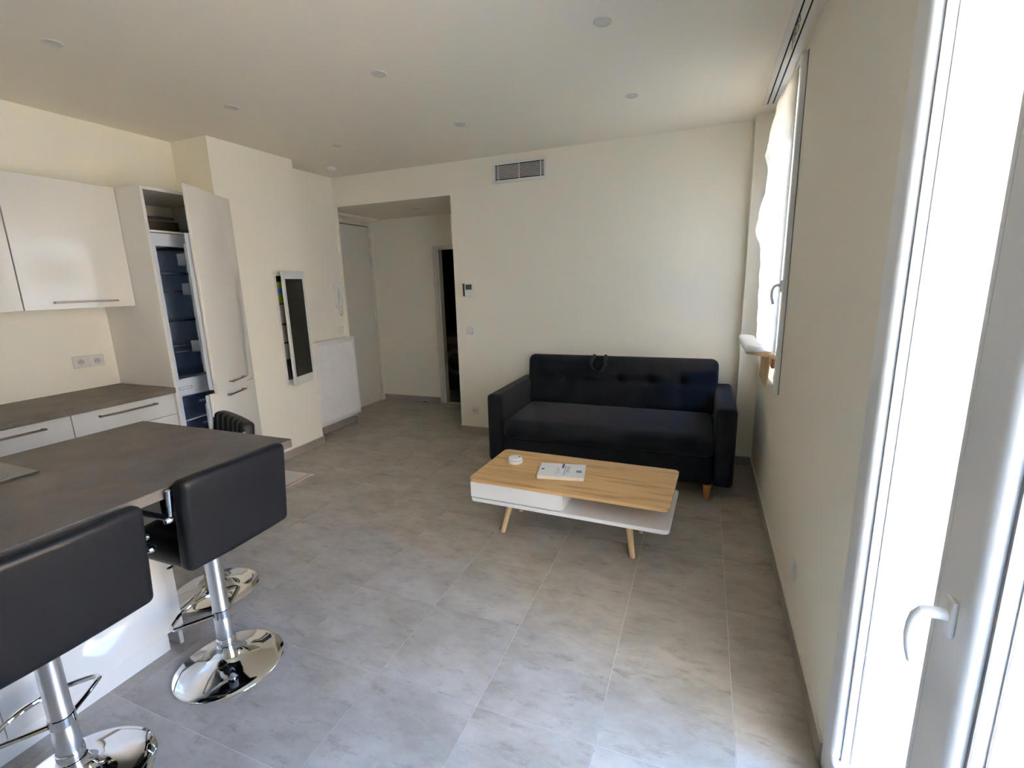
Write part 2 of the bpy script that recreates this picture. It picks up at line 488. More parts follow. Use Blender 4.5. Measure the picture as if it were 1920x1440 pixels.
# floor: grout slab, with every tile a part
fl = struct('floor', MB().box(XA - T, XW + TW, YN - 0.1, YA + 0.1, -0.12, -0.0015), GROUT, smooth=False)
struct('floor_dark_room', MB().box(-4.0, -1.5, YA + 0.1, 7.6, -0.12, 0.0), SKIRT)
TX, TY, PX, PY, GAP = 0.173, 1.343, 0.4485, 0.4505, 0.0028
def inside(x0, x1, y0, y1):
    if y0 < YB:
        return True
    return x0 < OX1 and x1 > XA
ncache = {}
for i in range(-11, 2):
    for j in range(-8, 11):
        x0, x1 = TX + i * PX + GAP / 2, TX + (i + 1) * PX - GAP / 2
        y0, y1 = TY + j * PY + GAP / 2, TY + (j + 1) * PY - GAP / 2
        x0, x1 = max(x0, XA), min(x1, XW)
        y0, y1 = max(y0, YN), min(y1, YA)
        if x1 - x0 < 0.03 or y1 - y0 < 0.03 or not inside(x0, x1, y0, y1): continue
        key = (round(x1 - x0, 4), round(y1 - y0, 4))
        if key not in ncache:
            w, h = key
            b = MB().box(-w / 2, w / 2, -h / 2, h / 2, -0.009, 0.0)
            t = b.build('tile', TILE, None, smooth=False)
            ncache[key] = t.data
        else:
            t = bpy.data.objects.new('tile', ncache[key]); COL.objects.link(t)
        t.parent = fl
        t.location = ((x0 + x1) / 2, (y0 + y1) / 2, 0.0)

# tiled skirting with a pale caulk line on top
def skirting(name, x0, x1, y0, y1, h=0.082):
    o = struct(name, MB().box(x0, x1, y0, y1, 0, h - 0.004, 0.001, 1), SKIRT)
    MB().box(x0, x1, y0, y1, h - 0.004, h).build('caulk_line', CAULK, o, smooth=False)
    return o
skirting('baseboard_right', XW - 0.010, XW, DY1 + 0.005, 4.245)
skirting('baseboard_pilaster', 0.278, XW - 0.01, 4.235, 4.245)
skirting('baseboard_back', OX1, 0.288, YB - 0.010, YB)
skirting('baseboard_column', XC, XC + 0.010, 2.80, 3.635)
skirting('baseboard_recess', XR, XR + 0.010, 3.645, YB)
skirting('baseboard_jamb', OX0 - 0.03, OX0 + 0.008, YB - 0.006, YB + 0.016)
skirting('baseboard_column_end', XR, XC, 3.625, 3.635)
skirting('baseboard_alcove', XA, DX0 - 0.06, YA - 0.010, YA)
skirting('baseboard_alcove_right', OX1 - 0.008, OX1, YB, YA - 0.05)

# entrance door in the alcove's left wall
d = struct('door_1', MB().box(XA - 0.05, XA - 0.012, 4.52, 5.395, 0.008, 2.330, 0.002, 1), plain('door_paint', (0.72, 0.685, 0.61), 0.45, var=0.01))
m = MB(); m.box(XA - 0.05, XA + 0.004, 5.397, 5.45, 0, 2.39, 0.003, 1); m.box(XA - 0.05, XA + 0.004, 4.505, 5.396, 2.341, 2.39, 0.003, 1)
m.build('door_frame', plain('door_paint', (0.72, 0.685, 0.61)), d)
for z in (2.13, 1.89, 1.06, 0.18):
    MB().tube([(XA + 0.002, 5.395, z - 0.05), (XA + 0.002, 5.395, z + 0.05)], 0.009, 8).build('hinge', STEEL, d)
# door frame in the alcove's back wall
m = MB()
m.box(DX0 - 0.055, DX0, YA - 0.012, YA, 0, DZ + 0.03, 0.003, 1); m.box(DX0, DX1, YA - 0.012, YA, DZ, DZ + 0.03, 0.003, 1); m.box(DX1, DX1 + 0.055, YA - 0.012, YA, 0, DZ + 0.03, 0.003, 1)
d2 = struct('door_2', m, plain('door_frame_paint', (0.70, 0.68, 0.64), 0.4, var=0.01))
MB().box(DX0 - 0.001, DX0 + 0.028, YA, YA + 0.09, 0, DZ, 0.002, 1).build('door_jamb', MATS['door_frame_paint'], d2)
MB().box(DX0 + 0.001, DX1, YA, YA + 0.09, DZ - 0.02, DZ + 0.001, 0.002, 1).build('door_head', MATS['door_frame_paint'], d2)

# ------------------------------------------------------------------ balcony door (window wall), closed, two leaves
XD = XW - 0.004       # room face of the leaves
def stile(m, ya, yb, z0, z1, round_lo, round_hi, r=0.02):
    # vertical profile, flat towards the room, rounded arris where it meets the glass
    P = []
    if round_lo:
        P += [(XD + 0.05, ya)] + [(XD + r - r * sin(a), ya + r - r * cos(a)) for a in [i * PI / 12 for i in range(7)]]
    else: P += [(XD + 0.05, ya), (XD, ya)]
    if round_hi:
        P += [(XD + r - r * cos(a), yb - r + r * sin(a)) for a in [i * PI / 12 for i in range(7)]] + [(XD + 0.05, yb)]
    else: P += [(XD, yb), (XD + 0.05, yb)]
    m.prism(P, 'z', z0, z1)
bd = struct('door_3', MB().box(XD + 0.052, XD + 0.085, DY0, DY0 + 0.03, 0, DZT).box(XD + 0.052, XD + 0.085, DY1 - 0.03, DY1, 0, DZT).box(XD + 0.052, XD + 0.085, DY0, DY1, DZT - 0.04, DZT), TRIMW)
def leaf(ya, yb, sa, sb):
    m = MB()
    stile(m, ya, ya + sa, 0.01, DZT - 0.01, False, True)
    stile(m, yb - sb, yb, 0.01, DZT - 0.01, True, False)
    m.box(XD, XD + 0.05, ya + sa - 0.02, yb - sb + 0.02, 0.01, 0.13, 0.004, 1)
    m.box(XD, XD + 0.05, ya + sa - 0.02, yb - sb + 0.02, DZT - 0.12, DZT - 0.01, 0.004, 1)
    L = m.build('door_leaf', TRIMW, bd)
    g0, g1 = ya + sa, yb - sb
    b = MB()
    b.box(XD + 0.027, XD + 0.046, g0 - 0.002, g0 + 0.006, 0.12, DZT - 0.12); b.box(XD + 0.027, XD + 0.046, g1 - 0.006, g1 + 0.002, 0.12, DZT - 0.12)
    b.build('glazing_bead', TRIMW, L)
    k = MB()
    k.box(XD + 0.0235, XD + 0.0275, g0 - 0.001, g0 + 0.008, 0.12, DZT - 0.12); k.box(XD + 0.0235, XD + 0.0275, g1 - 0.008, g1 + 0.001, 0.12, DZT - 0.12)
    k.box(XD + 0.046, XD + 0.05, g0 - 0.001, g0 + 0.009, 0.12, DZT - 0.12); k.box(XD + 0.046, XD + 0.05, g1 - 0.009, g1 + 0.001, 0.12, DZT - 0.12)
    k.build('gasket', GREYP, L)
    MB().box(XD + 0.05, XD + 0.054, g0 - 0.01, g1 + 0.01, 0.11, DZT - 0.11).build('glass_pane', GLASS, L, smooth=False)
    return L
leaf(1.002, DY1 - 0.002, 0.03, 0.088)
near_leaf = leaf(DY0, 1.000, 0.088, 0.112)
h = MB(); h.box(XD - 0.009, XD, 0.932, 0.962, 0.940, 1.010, 0.004, 2)
hp = h.build('handle_plate', TRIMW, near_leaf)
hp['label'] = 'white lever handle plate on meeting stile'
pts = [(XD - 0.004, 0.947, 0.978), (XD - 0.030, 0.947, 0.978), (XD - 0.041, 0.948, 0.975), (XD - 0.049, 0.950, 0.963), (XD - 0.053, 0.951, 0.945), (XD - 0.054, 0.952, 0.920), (XD - 0.051, 0.952, 0.895), (XD - 0.046, 0.951, 0.872)]
MB().tube(pts, 0.009, 12, radii=[.0105, .0105, .0105, .0095, .0085, .008, .0075, .0065]).build('lever', TRIMW, hp)
struct('trim_door_sill', MB().box(XW, XW + TW + 0.05, DY0, DY1, -0.02, 0.008), CONC)
FACADE = plain('sunlit_render', (0.80, 0.69, 0.53), 0.9, var=0.05, scale=0.6)
struct('wall_bounce_facade', MB().box(7.0, 7.5, -14, 24, -6, 4.3), FACADE)  # added outside to bounce warm sunlight in; height sets how much sky enters
struct('wall_sky_blocker', MB().box(XW + TW + 0.3, 7.0, -2.6, -1.9, -6, 9), FACADE)  # unseen wing added to block the sky on this side of the door
struct('ground_courtyard', MB().box(0.5, 7.2, -14, 24, -6.2, -6.0), FACADE)
struct('floor_balcony', MB().box(XW + TW + 0.05, 2.2, -1.5, 5.0, -0.25, -0.03), CONC)

# ------------------------------------------------------------------ window behind the paper
wn = MB()
F0, F1, FZ0, FZ1 = 3.10, 4.10, 0.88, 2.68
for y0, y1, z0, z1 in ((F0, F0 + 0.05, FZ0, FZ1), (F1 - 0.05, F1, FZ0, FZ1), (F0 + 0.05, F1 - 0.05, FZ0, FZ0 + 0.05), (F0 + 0.05, F1 - 0.05, FZ1 - 0.05, FZ1)):
    wn.box(XW - 0.028, XW + 0.05, y0, y1, z0, z1, 0.004, 1)
w1 = struct('window_1', wn, TRIMW)
s_ = MB()
for y0, y1, z0, z1 in ((F0 + 0.045, F0 + 0.11, FZ0 + .05, FZ1 - .05), (F1 - 0.11, F1 - 0.045, FZ0 + .05, FZ1 - .05), (F0 + .11, F1 - .11, FZ0 + .05, FZ0 + .11), (F0 + .11, F1 - .11, FZ1 - .11, FZ1 - .05), (3.57, 3.63, FZ0 + .11, FZ1 - .11)):
    s_.box(XW - 0.012, XW + 0.045, y0, y1, z0, z1, 0.004, 1)
s_.build('window_sash', TRIMW, w1)
MB().box(XW + 0.01, XW + 0.014, F0 + .1, F1 - .1, FZ0 + .1, FZ1 - .1).build('glass_pane', GLASS, w1, smooth=False)
k = MB(); k.box(XW - 0.030, XW - 0.0275, F0 - 0.003, F0 + 0.004, FZ0, FZ1)
MB().box(XW - 0.004, XW + 0.001, F0 - 0.010, F0 - 0.001, FZ0, FZ1).build('frame_shadow_line', GREYP, w1, smooth=False)  # grey strip painted for the shadow line where the frame meets the wall
k.bm.free()
hd = MB().box(XW - 0.040, XW - 0.027, F0 + 0.004, F0 + 0.034, 1.468, 1.535, 0.004, 2).build('window_handle', TRIMW, w1)
MB().tube([(XW - 0.034, 3.119, 1.505), (XW - 0.055, 3.119, 1.508), (XW - 0.068, 3.119, 1.50), (XW - 0.076, 3.119, 1.48), (XW - 0.077, 3.119, 1.445), (XW - 0.066, 3.119, 1.402)], 0.008, 10).build('lever', TRIMW, hd)

# hanging paper: outlines interpolated over height, bulging away from the window
def interp(tab, z):
    if z >= tab[0][0]: return tab[0][1]
    for (z0, a), (z1, b) in zip(tab, tab[1:]):
        if z >= z1: return a + (b - a) * (z - z0) / (z1 - z0)
    return tab[-1][1]
def sheet(name, y0, y1, ztop, zbot, ridge, tab, ny=22, nz=60, base=0.398, thick=0.0012, edge=None):
    bm = bmesh.new(); g = []
    for i in range(nz + 1):
        z = ztop + (zbot - ztop) * i / nz
        row = []
        for j in range(ny + 1):
            t = j / ny
            ya = y0 + (edge(z) if edge else 0)
            y = ya + (y1 - ya) * t
            tr = (ridge - y0) / (y1 - y0)
            s1 = sin(0.5 * PI * min(1, t / tr)) if t < tr else cos(0.42 * PI * (t - tr) / (1 - tr))
            x = base - (base - interp(tab, z)) * s1 + 0.006 * sin(9 * z + 14 * y) * s1 + 0.004 * sin(31 * z - 23 * y) * s1
            row.append(bm.verts.new((x, y, z)))
        g.append(row)
    for i in range(nz):
        for j in range(ny):
            bm.faces.new((g[i][j], g[i + 1][j], g[i + 1][j + 1], g[i][j + 1]))
    b = MB(); b.bm.free(); b.bm = bm
    return b
TAB = [(2.64, .385), (2.57, .362), (2.45, .350), (2.19, .342), (2.05, .318), (1.95, .300), (1.91, .294), (1.85, .300), (1.77, .334), (1.55, .340), (1.30, .346), (1.15, .350)]
pc = thing('paper_curtain', 'crumpled white paper sheets taped over the tall window beside the sofa', 'paper', (0.39, 3.6, 1.13))
sheet('sheet', 3.122, 4.09, 2.62, 1.118, 3.50, TAB, edge=lambda z: 0.006 * sin(5.1 * z) + 0.006).build('paper_sheet', PAPER, pc, angle=80)
TAB2 = [(2.66, .384), (2.57, .352), (2.33, .306), (2.28, .322), (2.24, .330)]
sheet('flap', 3.128, 4.0, 2.63, 2.25, 3.44, TAB2, nz=24, edge=lambda z: 0.5 * max(0, 2.42 - z)).build('paper_flap', PAPER, pc, angle=80)
TAB3 = [(1.95, .33), (1.91, .288), (1.86, .284), (1.80, .300), (1.74, .33)]
sheet('flap', 3.32, 3.9, 2.02, 1.72, 3.48, TAB3, nz=20, base=0.36).build('paper_flap', PAPER, pc, angle=80)
# bottom: the sheet lies over a cardboard ledge and curls at its lip
cb = thing('cardboard_ledge', 'folded brown cardboard ledge under the white paper on the window', 'cardboard', (0.39, 3.5, 0.88))
prof = [(0.425, 1.068), (0.34, 1.082), (0.255, 1.094), (0.252, 1.103), (0.425, 1.114)]
MB().prism(prof, 'y', 3.235, 3.86).build('ledge_flap', CARD, cb, smooth=False)
MB().box(0.392, 0.418, 3.19, 3.26, 1.015, 1.075, 0.003, 1).build('dark_flap', plain('dark_cardboard', (0.36, 0.17, 0.07), 0.85, var=0.1), cb)
MB().prism([(0.405, 1.108), (0.378, 1.09), (0.372, 0.895), (0.378, 0.893), (0.386, 1.04), (0.418, 1.06)], 'y', 3.21, 3.60).build('hanging_flap', CARD, cb, smooth=False)
P = [(0.425 - 0.17 * t, 1.1195 - 0.012 * t) for t in [i / 10 for i in range(11)]]
P += [(0.247, 1.112), (0.240, 1.122), (0.244, 1.136), (0.258, 1.143), (0.30, 1.142), (0.345, 1.138)]
bm = bmesh.new(); g = []
for i in range(13):
    y = 3.225 + 0.66 * i / 12
    g.append([bm.verts.new((x + 0.004 * sin(i * 1.7 + k_), y, z + 0.003 * sin(i * 2.3 + k_ * .8))) for k_, (x, z) in enumerate(P)])
for i in range(12):
    for j in range(len(P) - 1): bm.faces.new((g[i][j], g[i + 1][j], g[i + 1][j + 1], g[i][j + 1]))
b = MB(); b.bm.free(); b.bm = bm
b.build('paper_curl', PAPER, pc, angle=80)

# ------------------------------------------------------------------ linear diffuser in the ceiling
ld = thing('linear_diffuser', 'white twin-slot air diffuser in the ceiling along the window wall', 'air vent', (0.35, 2.8, HC))
m = MB()
for x0, x1 in ((0.300, 0.330), (0.338, 0.364), (0.372, 0.402)): m.box(x0, x1, 1.2, 4.03, HC - 0.004, HC)
m.box(0.300, 0.402, 4.024, 4.034, HC - 0.004, HC)
m.build('diffuser_frame', plain('diffuser_white', (0.74, 0.72, 0.68), 0.5), ld)
m = MB()
for x0, x1 in ((0.330, 0.338), (0.364, 0.372)): m.box(x0, x1, 1.2, 4.024, HC - 0.0015, HC - 0.0005)
m.build('slot', DARK, ld, smooth=False)
m = MB()
rw = random.Random(3)
for y in (2.78, 2.82, 2.86, 2.92):
    pts = [(0.336 + rw.uniform(-.004, .02), y + 0.05 * k_ + rw.uniform(-.02, .02), HC - 0.006 - rw.uniform(0, .006)) for k_ in range(5)]
    m.tube(pts, 0.0018, 5)
m.build('loose_wire', GREYP, ld)

# ------------------------------------------------------------------ return grille on the back wall
vg = thing('wall_grille', 'white louvred air grille high on the back wall above the opening', 'air vent', (-1.64, YB, 2.47))
VX0, VX1, VZ0, VZ1 = -1.907, -1.377, 2.474, 2.662
IX0, IX1, IZ0, IZ1 = -1.876, -1.400, 2.503, 2.635
m = MB()
m.box(VX0, VX1, YB - 0.008, YB, VZ0, IZ0, 0.002, 1); m.box(VX0, VX1, YB - 0.008, YB, IZ1, VZ1, 0.002, 1)
m.box(VX0, IX0, YB - 0.008, YB, IZ0, IZ1, 0.002, 1); m.box(IX1, VX1, YB - 0.008, YB, IZ0, IZ1, 0.002, 1)
m.build('grille_frame', WPLAST, vg)
MB().box(IX0, IX1, YB - 0.001, YB, IZ0, IZ1).build('grille_back', DARK, vg, smooth=False)
sl = MB().box(IX0, IX1, -0.0065, -0.001, -0.0019, 0.0019).build('louvre', WPLAST, None, smooth=False)
for i in range(11):
    o = sl if i == 0 else sl.copy()
    if i: COL.objects.link(o)
    o.parent = vg
    o.location = (1.64, 0, IZ0 + 0.0125 + i * 0.0107 - 2.47)
for x in (IX0 + 0.030, (IX0 + IX1) / 2, IX1 - 0.030):
    MB().box(x - 0.003, x + 0.003, YB - 0.0075, YB - 0.001, IZ0, IZ1).build('grille_bar', WPLAST, vg, smooth=False)

# ------------------------------------------------------------------ ceiling spots
def spot(name, x, y, z, label, group=None):
    t = thing(name, label, 'ceiling light', (x, y, z), 0, group, world=False)
    MB().lathe([(0.026, -0.001), (0.028, -0.004), (0.040, -0.005), (0.043, -0.002), (0.043, 0.0)], n=28).build('trim_ring', plain('spot_ring', (0.64, 0.61, 0.57), 0.4), t)
    MB().lathe([(0.0, 0.0), (0.026, -0.001), (0.026, -0.0025), (0.0, -0.0025)], n=24).build('lens', plain('spot_lens', (0.60, 0.58, 0.54), 0.3), t)
    return t
S0 = spot('ceiling_spot', -2.895, 1.553, HC, 'round recessed ceiling spot nearest above the white wall cabinets')
for x, y, lb in ((-1.744, 2.482, 'round recessed ceiling spot in the middle of the ceiling, between kitchen and sofa sides'),
                 (-2.893, 2.484, 'round recessed ceiling spot in front of the wall above the open fridge'),
                 (-1.749, 3.452, 'round recessed ceiling spot just in front of the wall grille'),
                 (-0.498, 2.474, 'largest-looking round recessed ceiling spot, nearest the window wall and camera'),
                 (-0.500, 3.446, 'round recessed ceiling spot above the sofa near the window'),
                 (-2.893, 3.450, 'round recessed ceiling spot beside the column end, near the smoke detector')):
    c = copy_tree(S0); c.location = (x, y, HC); c['label'] = lb
c = copy_tree(S0); c.location = (-3.10, 4.92, ZA); c['label'] = 'round recessed ceiling spot in the low alcove ceiling by the entrance door'
t = thing('smoke_detector', 'small white round detector on the ceiling corner above the radiator', 'detector', (-3.471, 4.017, HC), world=False)
MB().lathe([(0.05, 0), (0.05, -0.012), (0.044, -0.018)], n=28).build('detector_base', WPLAST, t)
MB().lathe([(0.044, -0.018), (0.042, -0.030), (0.030, -0.036), (0, -0.037)], n=28).build('detector_cover', WPLAST, t)

# ------------------------------------------------------------------ switches and sockets (local: faces +Y? built facing -Y, rotated)
def plate_thing(name, label, cat, loc, rz, style, w=0.08, group=None):
    t = thing(name, label, cat, loc, rz, group, world=False)
    MB().box(-w / 2, w / 2, -0.010, 0, -0.04, 0.04, 0.004, 2).build('cover_plate', SOCKET, t)
    if style == 'socket':
        MB().lathe([(0.0205, -0.0005), (0.0225, 0.002), (0.0235, 0.0)], n=24, M=Matrix.Translation((0, -0.010, 0)) @ Matrix.Rotation(PI / 2, 4, 'X')).build('socket_rim', SOCKET, t)
        wl = MB().lathe([(0.0, 0.0006), (0.0205, 0.0006)], n=24, M=Matrix.Translation((0, -0.010, 0)) @ Matrix.Rotation(PI / 2, 4, 'X')).build('socket_well', plain('socket_well', (0.55, 0.52, 0.50), 0.4), t)
        for dx, dz in ((-0.0095, -0.002), (0.0095, -0.002), (0, 0.006)):
            MB().lathe([(0, 0.0014), (0.0028, 0.0014), (0.0028, 0)], n=8, M=Matrix.Translation((dx, -0.010, dz)) @ Matrix.Rotation(PI / 2, 4, 'X')).build('pin_hole', DARK, wl)
    elif style == 'rocker':
        MB().box(-w / 2 + 0.012, w / 2 - 0.012, -0.013, -0.009, -0.026, 0.026, 0.002, 1).build('rocker', WPLAST, t)
    elif style == 'round':
        MB().lathe([(0.0, 0.004), (0.020, 0.003), (0.023, 0.0)], n=24, M=Matrix.Translation((0, -0.010, 0)) @ Matrix.Rotation(PI / 2, 4, 'X')).build('round_button', WPLAST, t)
    return t
plate_thing('wall_socket', 'left one of the two white wall sockets above the kitchen counter', 'socket', (XK, 1.915, 1.113), PI / 2, 'socket', 0.09, 'kitchen wall sockets')
plate_thing('wall_socket', 'right one of the two white wall sockets, nearer the open fridge', 'socket', (XK, 2.010, 1.110), PI / 2, 'socket', 0.09, 'kitchen wall sockets')
plate_thing('wall_socket', 'white wall socket low on the back wall left of the sofa', 'socket', (-2.200, YB, 0.257), 0, 'socket', 0.08)
plate_thing('wall_socket', 'small white wall plate low on the window wall near the skirting', 'socket', (XW, 2.235, 0.285), -PI / 2, 'rocker', 0.10)
plate_thing('light_switch', 'white round-button switch under the thermostat on the back wall', 'switch', (-2.212, YB, 1.098), 0, 'round', 0.08)
plate_thing('light_switch', 'white switch between the intercom handset and the radiator', 'switch', (XR, 4.300, 1.10), PI / 2, 'rocker', 0.075)
t = thing('thermostat', 'white thermostat with dark display on the back wall beside the opening', 'thermostat', (-2.20, YB, 1.508), 0, None, world=False)
MB().box(-0.046, 0.050, -0.020, 0, -0.062, 0.062, 0.004, 2).build('housing', WPLAST, t)
MB().box(-0.066, -0.046, -0.022, 0, -0.062, 0.062, 0.002, 1).build('side_strip', BLACKP, t)
MB().box(-0.034, 0.034, -0.0215, -0.019, 0.002, 0.052).build('display', LCD, t)
t = thing('intercom_handset', 'white wall intercom handset with curled cord above the radiator', 'intercom', (XR, 4.30, 1.46), PI / 2, None, world=False)
MB().box(-0.045, 0.045, -0.025, 0, -0.12, 0.15, 0.008, 2).build('housing', WPLAST, t)
MB().tube([(-0.012, -0.03, -0.10), (-0.012, -0.052, -0.085), (-0.012, -0.058, 0.0), (-0.012, -0.052, 0.11), (-0.012, -0.03, 0.13)], 0.018, 10, radii=[.018, .022, .015, .022, .018]).build('handset', WPLAST, t)
pts = []
for i in range(60):
    u = i / 59
    a = PI * u
    pts.append((0.008 - 0.022 * cos(a) + 0.004 * cos(i * 2.2), -0.025 + 0.004 * sin(i * 2.2), -0.118 - 0.085 * sin(a)))
MB().tube(pts, 0.0022, 5).build('cord', plain('cord_grey', (0.35, 0.34, 0.32), 0.5), t)
# doorstop
t = thing('door_stop', 'small dark door stop on the floor by the alcove skirting', 'door stop', (-3.46, 5.40, 0), world=False)
MB().lathe([(0.0, 0.034), (0.012, 0.034), (0.014, 0.030), (0.014, 0.004), (0.018, 0.0)], n=16).build('stop_body', STEEL, t)
MB().lathe([(0.0145, 0.026), (0.0175, 0.025), (0.0175, 0.014), (0.0145, 0.013)], n=16).build('rubber_ring', BLACKP, t)

# washing machine in the dark room
t = thing('washing_machine', 'front-loading washing machine barely visible in the dark doorway', 'washing machine', (-3.36, 6.15, 0), world=False)
MB().box(-0.30, 0.30, 0, 0.55, 0.01, 0.85, 0.012, 2).build('casing', plain('shade_darkened_enamel', (0.07, 0.07, 0.07), 0.3), t)  # white casing darkened in its colour to look unlit
MB().lathe([(0.13, 0.0), (0.17, 0.02), (0.19, 0.0)], n=28, M=Matrix.Translation((0, 0, 0.45)) @ Matrix.Rotation(PI / 2, 4, 'X')).build('porthole_rim', GREYP, t)
MB().lathe([(0.0, 0.012), (0.13, 0.006)], n=28, M=Matrix.Translation((0, 0, 0.45)) @ Matrix.Rotation(PI / 2, 4, 'X')).build('porthole_glass', DARK, t)
MB().box(-0.28, 0.28, -0.006, 0, 0.72, 0.82, 0.002, 1).build('control_panel', GREYP, t)

# ------------------------------------------------------------------ radiator
rd = thing('radiator', 'white ribbed panel radiator on the recess wall below the intercom', 'radiator', (XR, 4.04, 0.13))
RY0, RY1, RZ0, RZ1 = 3.715, 4.378, 0.13, 1.018
MB().box(-3.775, -3.70, RY0 + 0.01, RY1 - 0.01, RZ0 + 0.03, RZ1 - 0.012, 0.003, 1).build('rear_panel', RADI, rd)
# front panel with pressed vertical flutes
P = []
n = 20
for i in range(n):
    c = RY0 + 0.03 + (RY1 - RY0 - 0.06) * (i + 0.5) / n
    hw = (RY1 - RY0 - 0.06) / n / 2
    P += [(-3.695, c - hw), (-3.695, c - hw * 0.5), (-3.678, c - hw * 0.2), (-3.678, c + hw * 0.2), (-3.695, c + hw * 0.5)]
P += [(-3.692, RY1 - 0.03), (-3.692, RY1), (-3.700, RY1), (-3.700, RY0), (-3.692, RY0)]
m = MB().prism(P, 'z', RZ0 + 0.035, RZ1 - 0.045)
m.box(-3.700, -3.685, RY0, RY1, RZ0, RZ0 + 0.036, 0.004, 2); m.box(-3.700, -3.685, RY0, RY1, RZ1 - 0.046, RZ1 - 0.006, 0.004, 2)
m.build('fluted_front', RADI, rd)
MB().box(-3.79, -3.683, RY0 - 0.002, RY1 + 0.002, RZ1 - 0.008, RZ1, 0.003, 1).build('top_cover', RADI, rd)
for y0, y1 in ((RY0 - 0.003, RY0), (RY1, RY1 + 0.003)): MB().box(-3.79, -3.69, y0, y1, RZ0 + 0.01, RZ1 - 0.005).build('side_cover', RADI, rd)
for y0 in (RY0 + 0.1, RY1 - 0.13): MB().box(-3.80, -3.775, y0, y0 + 0.03, 0.3, 0.9).build('wall_bracket', RADI, rd)

# ------------------------------------------------------------------ flush electrical cabinet with its smoked door ajar
ec = thing('electrical_panel', 'white wall electrical cabinet with dark smoked door ajar on the column', 'electrical panel', (XC, 3.40, 0.68))
EY0, EY1, EZ0, EZ1 = 3.255, 3.555, 0.715, 1.705
m = MB()
m.box(XC, XC + 0.024, EY0, EY0 + 0.009, EZ0, EZ1, 0.003, 1); m.box(XC, XC + 0.028, EY1 - 0.022, EY1, EZ0, EZ1, 0.003, 1)
m.box(XC, XC + 0.026, EY0 + 0.009, EY1 - 0.022, EZ0, EZ0 + 0.022, 0.003, 1); m.box(XC, XC + 0.026, EY0 + 0.009, EY1 - 0.022, EZ1 - 0.022, EZ1, 0.003, 1)
m.build('cabinet_frame', WPLAST, ec)
MB().box(XC, XC + 0.003, EY0 + 0.008, EY1 - 0.02, EZ0 + 0.02, EZ1 - 0.02).build('cabinet_back', DARK, ec, smooth=False)
y0, y1 = EY0 + 0.010, EY1 - 0.03
for nm, z0, z1, mt, dep in (('green_module', 1.44, 1.63, GREEND, 0.016), ('blue_module', 1.525, 1.572, BLUED, 0.019),
                            ('breaker_row', 1.26, 1.43, BEIGED, 0.014), ('breaker_row', 1.09, 1.245, BEIGED, 0.014), ('breaker_row', 0.93, 1.075, BEIGED, 0.014)):
    MB().box(XC + 0.003, XC + dep, y0, y1, z0, z1, 0.002, 1).build(nm, mt, ec)
AJ = math.radians(13.5)
def ajar(x, y, z):     # door local: u from the hinge towards the free edge, w outwards
    return x, y, z
Md = Matrix.Translation((XC + 0.030, EY1 + 0.005, 0)) @ Matrix.Rotation(AJ, 4, 'Z')
def dbox(m, u0, u1, w0, w1, z0, z1, bev=0.0): m.box(w0, w1, -u1, -u0, z0, z1, bev, 1, M=Md)
DWd, DZ0, DZ1 = 0.336, 0.695, 1.722
m = MB()
dbox(m, 0, 0.030, 0, 0.020, DZ0, DZ1, 0.003); dbox(m, DWd - 0.034, DWd, 0, 0.020, DZ0, DZ1, 0.003)
dbox(m, 0.030, DWd - 0.034, 0, 0.020, DZ0, DZ0 + 0.075); dbox(m, 0.030, DWd - 0.034, 0, 0.020, DZ1 - 0.068, DZ1)
dr = m.build('cabinet_door', WPLAST, ec)
m = MB(); dbox(m, 0.025, DWd - 0.03, 0.004, 0.014, DZ0 + 0.07, DZ1 - 0.06)
m.build('smoked_window', SMOKE, dr, smooth=False)

# ------------------------------------------------------------------ kitchen: base units, worktop, wall units
def handle_y(m, x, y0, y1, z):
    m.box(x + 0.022, x + 0.031, y0, y1, z - 0.006, z + 0.006, 0.0015, 1)
    for y in (y0 + 0.012, y1 - 0.012): m.box(x, x + 0.024, y - 0.006, y + 0.006, z - 0.005, z + 0.005)
XBF = -3.392      # base fronts
def base_unit(y0, y1, label):
    t = thing('base_cabinet', label, 'cabinet', (-3.68, (y0 + y1) / 2, 0), group='kitchen base cabinets')
    m = MB(); m.box(XK + 0.002, XBF - 0.02, y0 + 0.001, y1 - 0.001, 0.12, 0.884); m.box(XK + 0.06, XBF - 0.06, y0 + 0.001, y1 - 0.001, 0, 0.12)
    m.build('carcass', CARC, t, smooth=False)
    for z0, z1 in ((0.735, 0.880), (0.43, 0.731), (0.125, 0.426)):
        d = MB().box(XBF - 0.019, XBF, y0 + 0.0015, y1 - 0.0015, z0, z1, 0.0015, 1).build('drawer_front', GLOSS, t)
        h = MB(); c = (y0 + y1) / 2; handle_y(h, XBF, c - 0.17, c + 0.17, z1 - 0.045 if z1 < 0.8 else 0.838)
        h.build('drawer_handle', NICK, d)
base_unit(1.536, 2.128, 'gloss white kitchen drawer unit right against the open fridge cabinet')
base_unit(0.940, 1.534, 'gloss white kitchen drawer unit cut by the left edge, left of its neighbour')
wt = tag(MB().box(XK + 0.001, -3.362, 0.30, 2.128, 0.884, 0.922, 0.002, 1).build('kitchen_worktop', WORKTOP), 'dark grey laminate worktop along the kitchen wall under the wall cabinets', 'worktop')
XUF = -3.622
def wall_unit(y0, y1, label):
    t = thing('wall_cabinet', label, 'cabinet', (-3.8, (y0 + y1) / 2, 1.48), group='kitchen wall cabinets')
    MB().box(XK + 0.001, XUF - 0.020, y0 + 0.001, y1 - 0.001, 1.484, 2.242).build('carcass', CARC, t, smooth=False)
    d = MB().box(XUF - 0.019, XUF, y0 + 0.0015, y1 - 0.0015, 1.482, 2.244, 0.0015, 1).build('door', GLOSS, t)
    h = MB(); handle_y(h, XUF, y0 + 0.135, y0 + 0.475, 1.523); h.build('handle', NICK, d)
